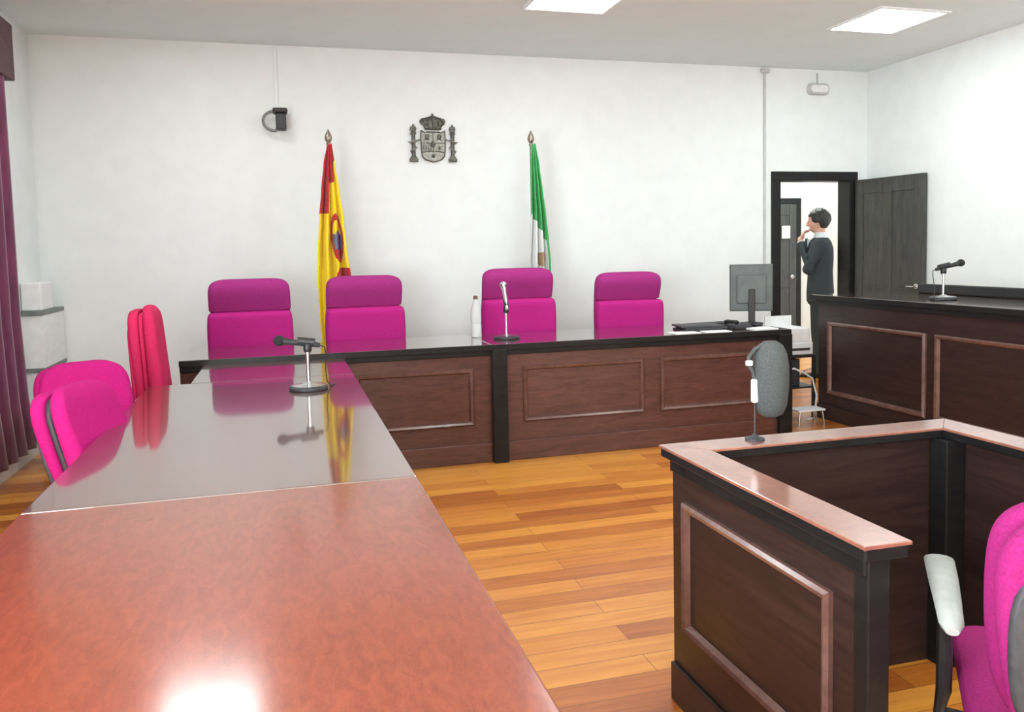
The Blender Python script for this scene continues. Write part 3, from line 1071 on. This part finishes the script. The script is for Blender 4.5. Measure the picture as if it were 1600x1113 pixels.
for x0 in (-.085, -.045, 0, .045, .085):
    tube(b, [(x0 * .7, -.022, .13), (x0 * 1.15, -.03, .18), (x0 * .75, -.028, .215), (0, -.024, .236)], .005, 6)
    ball(b, (x0 * 1.1, -.03, .165), .006)
tube(b, [(-.07, -.022, .127), (0, -.03, .124), (.07, -.022, .127)], .007, 6)
tube(b, [(0, -.012, .225), (0, -.012, .262)], .004, 6)
tube(b, [(-.012, -.012, .25), (.012, -.012, .25)], .004, 6)
ball(b, (0, -.012, .235), .009)
link('crown', b, M_PEWTER, em, smooth=True)
for s in (-1, 1):
    b = NB()
    x = s * .168
    tube(b, [(x, -.014, -.115), (x, -.014, .095)], .0165, 10)
    for z, w, h in ((-.135, .036, .03), (-.115, .027, .02), (.088, .024, .016)):
        box(b, x - w, x + w, -.03, -.001, z - h / 2, z + h / 2, .004)
    pl = link('pillar', b, M_PEWTER, em, smooth=True)
    b = NB()
    prism(b, [(x - .017, .097), (x + .017, .097), (x + .027, .125), (x + .022, .145), (x, .158), (x - .022, .145), (x - .027, .125)], -.028, 0, .005)
    ball(b, (x, -.014, .163), .006)
    link('pillar_crown', b, M_PEWTER, pl)
    b = NB()
    tube(b, [(x - s * .062, -.014, .04), (x - s * .03, -.03, .028), (x, -.034, .02), (x + s * .03, -.028, .012), (x + s * .045, -.012, .018)], [.006, .008, .008, .008, .004], 6)
    tube(b, [(x + s * .03, -.012, .012), (x, -.004, -.01), (x - s * .028, -.02, -.03), (x, -.034, -.045), (x + s * .026, -.02, -.06), (x + s * .02, -.01, -.075)], [.006, .006, .008, .008, .006, .004], 6)
    link('ribbon', b, M_PEWL, pl, smooth=True)

# ------------------------------------------------------------------ wall equipment
t = thing('security_camera', 'black wall camera with curved bracket left of the red and yellow flag', 'camera', (.0, YB, 2.49))
b = NB()
box(b, .045, .075, -.02, 0, -.06, .06, .004)
tube(b, [(.06, -.02, .0), (.06, -.06, .0)], .014, 10)
link('wall_mount', b, M_GREYP, t)
b = NB()
box(b, .0, .082, -.16, -.055, -.085, .045, .012)
link('camera_housing', b, M_CHAR, t)
b = NB()
box(b, -.022, .095, -.18, -.05, .0455, .085, .014)
link('camera_hood', b, M_BLACK, t)
b = NB()
pts = []
for k in range(13):
    a = PI * .42 + k / 12 * PI * 1.16
    pts.append((-.01 + .088 * math.cos(a), -.10, -.012 + .078 * math.sin(a)))
pts = [(.02, -.10, .068)] + pts[1:-1] + [(.02, -.10, -.078)]
tube(b, pts, .011, 10)
link('curved_bracket', b, mat('grey_bracket', (.16, .17, .17), (.22, .23, .23), .4, scale=20), t, smooth=True)

tag(link('cable_trunking', box(NB(), -.012, .012, -.014, 0, 1.2, 3.04, .002), M_TRUNK, None, (4.505, YB - .001, 0)), 'thin grey cable trunking running down the back wall left of the doorway', 'trunking')
tag(link('junction_box', box(NB(), -.04, .04, -.03, 0, -.02, .02, .004), M_TRUNK, None, (4.505, YB - .001, 3.065)), 'small grey box at the ceiling above the cable trunking', 'box')
tag(link('cable_trunking', box(NB(), -.014, .014, -.014, 0, 2.58, 3.09, .002), M_WALL, None, (.015, YB - .001, 0)), 'short pale cable trunking from the ceiling to the black wall camera', 'trunking')

t = thing('emergency_light', 'small pale rounded emergency light above the doorway', 'lamp', (5.09, YB - .001, 2.91))
b = NB()
rings = [rr(0, 0, .235, .11, .045, -z, 5) for z in (0, .03, .045)]
ring2 = [[Vector((p.x, p.z, p.y)) for p in r] for r in rings]
ring2[2] = [Vector((p.x * .93, p.y, p.z * .88)) for p in ring2[2]]
loft(b, ring2)
link('light_housing', b, M_TRUNK, t, smooth=True)
b = NB()
loft(b, [[Vector((p.x, -.0455 - d, p.y)) for p in rr(0, 0, .19, .065, .028, 0, 5)] for d in (0, .004)])
link('light_cover', b, M_WHITE, t, smooth=True)
b = NB()
box(b, -.006, .006, -.012, 0, .0, .10)
o = link('light_bracket', b, M_TRUNK, t, (0, 0, .056))

# ------------------------------------------------------------------ curtain, cornice, shelf, bin at left
t = thing('curtain', 'burgundy curtain with a pelmet hanging on the left wall', 'curtain', (XL, 6.0, 0))
b = NB()
n = 90
rows = []
for z, flare in ((2.78, 0), (2.0, .01), (1.0, .02), (.5, .05), (.14, .10)):
    row = []
    for k in range(n + 1):
        y = -2.3 + k / n * (2.47 + flare * .8)
        row.append(b.verts.new((.065 + .03 * math.sin(k * .9) + flare * .35, y + flare * .3 * k / n, z)))
    rows.append(row)
for a, c in zip(rows, rows[1:]):
    for k in range(n):
        b.faces.new((a[k], a[k + 1], c[k + 1], c[k]))
o = link('curtain_cloth', b, M_CURT, t, smooth=True)
s = o.modifiers.new('thick', 'SOLIDIFY')
s.thickness = .006
b = NB()
box(b, .005, .11, -2.6, .24, 2.60, 2.97, .01)
link('pelmet', b, mat('pelmet_fabric', (.09, .045, .05), (.13, .07, .075), .7, scale=40), t)

t = thing('wall_shelf', 'narrow white shelf unit in the back left corner beside the curtain', 'shelf', (XL + .001, 6.4, 0))
b = NB()
box(b, 0, .145, 0, .58, .38, .40)
box(b, 0, .145, 0, .02, .40, .62)
link('shelf_side', b, M_WHITE, t)
for z in (.62, 1.02):
    b = NB()
    box(b, 0, .15, -.012, .58, z, z + .03, .002)
    link('shelf_board', b, mat('grey_shelf_edge', (.13, .15, .14), (.20, .22, .21), .5, scale=20), t)
b = NB()
box(b, 0.0, .145, .0, .58, .6505, 1.0195)
link('cabinet_body', b, M_WHITE, t)
tag(link('electrical_box', box(NB(), 0, .13, 0, .3, 0, .20, .01), M_WHITE, None, (XL + .004, 6.45, 1.0505)), 'white box standing on the upper grey shelf board at the far left', 'box')
t = thing('waste_bin', 'dark bin with a blue bag on the floor below the white shelf', 'bin', (XL + .22, 6.28, 0))
b = NB()
lathe(b, [(.085, 0), (.105, .32), (.112, .325), (.112, .335), (.10, .33), (.08, .02)], 24)
link('bin_body', b, M_GREEN, t, smooth=True)
b = NB()
lathe(b, [(.113, .27), (.117, .31), (.118, .341), (.10, .345), (.098, .30)], 24)
link('bin_bag', b, M_BLUE, t, smooth=True)


# ------------------------------------------------------------------ the man in the doorway
def capsule(bm, pts, rad, n=14, sc=None):
    pts = [Vector(p) for p in pts]
    tube(bm, pts, rad, n)
    for p, r in zip(pts, rad):
        ball(bm, p, r * .995, seg=14, rings=10)


def oval(cx, cy, z, w, d, n=24, p=2.4):
    out = []
    for k in range(n):
        a = 2 * PI * k / n
        c, s = math.cos(a), math.sin(a)
        out.append(Vector((cx + w / 2 * math.copysign(abs(c) ** (2 / p), c), cy + d / 2 * math.copysign(abs(s) ** (2 / p), s), z)))
    return out


man = thing('person', 'person in a charcoal suit standing in the doorway, hands raised to the mouth', 'person', (5.49, 7.48, 0), math.radians(-130))
# local frame: faces -y, left side is +x
b = NB()
loft(b, [oval(0, .0, z, w, d) for z, w, d in ((.86, .30, .19), (.98, .32, .20), (1.10, .29, .19), (1.25, .34, .21), (1.38, .37, .20), (1.44, .30, .16), (1.47, .16, .13))])
tube(b, [(0, .012, 1.42), (0, .0, 1.50), (0, -.012, 1.58)], [.062, .057, .056], 16)
HEADM = Matrix.Translation((0, .0, 1.565)) @ Matrix.Rotation(math.radians(13), 4, 'X') @ Matrix.Translation((0, 0, -1.59))
hd_ = NB()
# head, tipped slightly forward
ball(hd_, (0, -.012, 1.675), .088, (.86, 1.08, 1.22), 24, 18)
ball(hd_, (0, -.055, 1.605), .045, (1.05, .95, .9), 16, 12)
tube(hd_, [(0, -.10, 1.70), (0, -.122, 1.665), (0, -.108, 1.652)], [.010, .015, .012], 10)
ball(hd_, (-.030, -.094, 1.705), .012, (1.3, .7, .5))
ball(hd_, (.030, -.094, 1.705), .012, (1.3, .7, .5))
ball(hd_, (0, -.098, 1.628), .014, (1.5, .6, .5))
for s in (-1, 1):
    ball(hd_, (s * .078, .0, 1.665), .022, (.35, .8, 1.35))
merge(b, hd_, HEADM)
HANDS = {}
for s in (-1, 1):
    sh_ = Vector((s * .185, .0, 1.405))
    el = Vector((s * .255, -.10, 1.15)) if s > 0 else Vector((s * .25, -.12, 1.16))
    wr = Vector((s * .09, -.195, 1.45)) if s > 0 else Vector((s * .07, -.21, 1.465))
    capsule(b, [sh_, el, wr], [.055, .042, .027])
    HANDS[s] = (sh_, el, wr)
    d = (Vector((s * .02, -.14, 1.58)) - wr).normalized()
    side = Vector((s, 0, 0))
    side = (side - d * side.dot(d)).normalized()
    nrm = d.cross(side)
    if nrm.y < 0:
        nrm = -nrm
    palm = wr + d * .05
    t2 = NB()
    ball(t2, (0, 0, 0), 1, seg=14, rings=10)
    mt = Matrix((side * .040, nrm * .016, d * .050)).transposed().to_4x4()
    mt.translation = palm
    merge(b, t2, mt)
    for f, (off, ln) in enumerate(((-.027, .060), (-.009, .070), (.009, .066), (.027, .052))):
        p0 = palm + side * off + d * .035
        p1 = p0 + d * ln * .45 + nrm * .006
        p2 = p1 + d * ln * .30 + nrm * .016
        p3 = p2 + d * ln * .18 + nrm * .018
        tube(b, [p0, p1, p2, p3], [.0095, .009, .008, .0065], 8)
        ball(b, p3, .0065, seg=8, rings=6)
    q0 = palm - side * .03 - d * .02
    q1 = q0 - side * .018 + d * .028 + nrm * .012
    q2 = q1 + d * .028 + nrm * .010 + side * .004
    tube(b, [q0, q1, q2], [.012, .010, .0075], 8)
    # legs
    capsule(b, [(s * .085, .0, .88), (s * .09, -.01, .48), (s * .095, .015, .09)], [.078, .052, .036])
    capsule(b, [(s * .095, .03, .055), (s * .10, -.12, .04)], [.038, .032])
body = link('body', b, M_SKIN, man)
rm = body.modifiers.new('one_surface', 'REMESH')
rm.mode = 'VOXEL'
rm.voxel_size = .006
rm.use_smooth_shade = True
sm = body.modifiers.new('soft', 'SMOOTH')
sm.iterations = 2
sm.factor = .4
# jacket
b = NB()
loft(b, [oval(0, .0, z, w, d, 28) for z, w, d in ((.80, .42, .27), (.90, .41, .275), (1.02, .37, .26), (1.12, .36, .25), (1.25, .40, .265), (1.36, .435, .26), (1.42, .40, .225), (1.455, .28, .185), (1.475, .165, .155))])
for s in (-1, 1):
    sh_, el, wr = HANDS[s]
    capsule(b, [sh_ + Vector((-s * .01, 0, -.01)), sh_.lerp(el, .5), el, el.lerp(wr, .86)], [.082, .070, .060, .042])
jk = link('jacket', b, M_SUIT, man)
rm = jk.modifiers.new('one_surface', 'REMESH')
rm.mode = 'VOXEL'
rm.voxel_size = .009
rm.use_smooth_shade = True
sm = jk.modifiers.new('soft', 'SMOOTH')
sm.iterations = 4
sm.factor = .5
# lapels
b = NB()
for s in (-1, 1):
    prism(b, [(s * .012, 1.14), (s * .05, 1.30), (s * .095, 1.36), (s * .075, 1.46), (s * .045, 1.47), (s * .03, 1.32)], -.148, -.128, 0)
link('lapels', b, M_SUIT, man)
# collar and shirt front
b = NB()
loft(b, [oval(0, .005, z, w, d, 24, 2) for z, w, d in ((1.455, .155, .150), (1.49, .140, .140), (1.53, .132, .134), (1.531, .118, .12), (1.46, .12, .12))])
prism(b, [(-.045, 1.46), (.045, 1.46), (0, 1.16)], -.138, -.10, 0)
link('shirt', b, M_SHIRT, man, smooth=True)
for s in (-1, 1):
    sh_, el, wr = HANDS[s]
    b = NB()
    tube(b, [el.lerp(wr, .80), el.lerp(wr, .93)], [.036, .036], 14)
    link('shirt_cuff', b, M_SHIRT, man, smooth=True)
# trousers
b = NB()
loft(b, [oval(0, .0, z, w, d, 28) for z, w, d in ((.78, .36, .25), (.88, .36, .25), (.98, .34, .23))])
for s in (-1, 1):
    capsule(b, [(s * .09, .0, .84), (s * .092, -.008, .48), (s * .097, .012, .12)], [.098, .078, .066])
    tube(b, [(s * .097, .012, .13), (s * .098, .005, .045)], [.066, .070], 16)
tr = link('trousers', b, M_SUIT, man)
rm = tr.modifiers.new('one_surface', 'REMESH')
rm.mode = 'VOXEL'
rm.voxel_size = .010
rm.use_smooth_shade = True
for s in (-1, 1):
    b = NB()
    rings = []
    for y, w, h in ((.075, .05, .06), (.06, .072, .085), (.0, .08, .09), (-.06, .088, .065), (-.13, .092, .05), (-.18, .07, .035), (-.195, .03, .02)):
        rings.append([Vector((s * .10 + w / 2 * math.cos(a), y, max(.0, h * .5 + h * .5 * math.sin(a)))) for a in [2 * PI * k / 16 for k in range(16)]])
    loft(b, rings)
    link('shoe', b, M_BLACK, man, smooth=True)
# hair
b = NB()
ball(b, (0, .012, 1.695), .104, (.90, 1.10, 1.10), 28, 20)
for v in list(b.verts):
    c = v.co
    low = 1.70 if c.y < -.055 else (1.665 if c.y < .01 else 1.575)
    if c.y < -.055 and c.z < 1.735:
        c.y = -.055 - (c.y + .055) * .1
    if c.z < low:
        c.z = low + (c.z - low) * .15
        c.x *= .97
    c += (c - Vector((0, .01, 1.69))) * (.07 * math.sin(c.x * 130 + c.z * 40) * math.sin(c.y * 110 + 1) + random.uniform(-.02, .03))
bmesh.ops.transform(b, matrix=HEADM, verts=b.verts[:])
link('hair', b, M_HAIR, man, smooth=True)
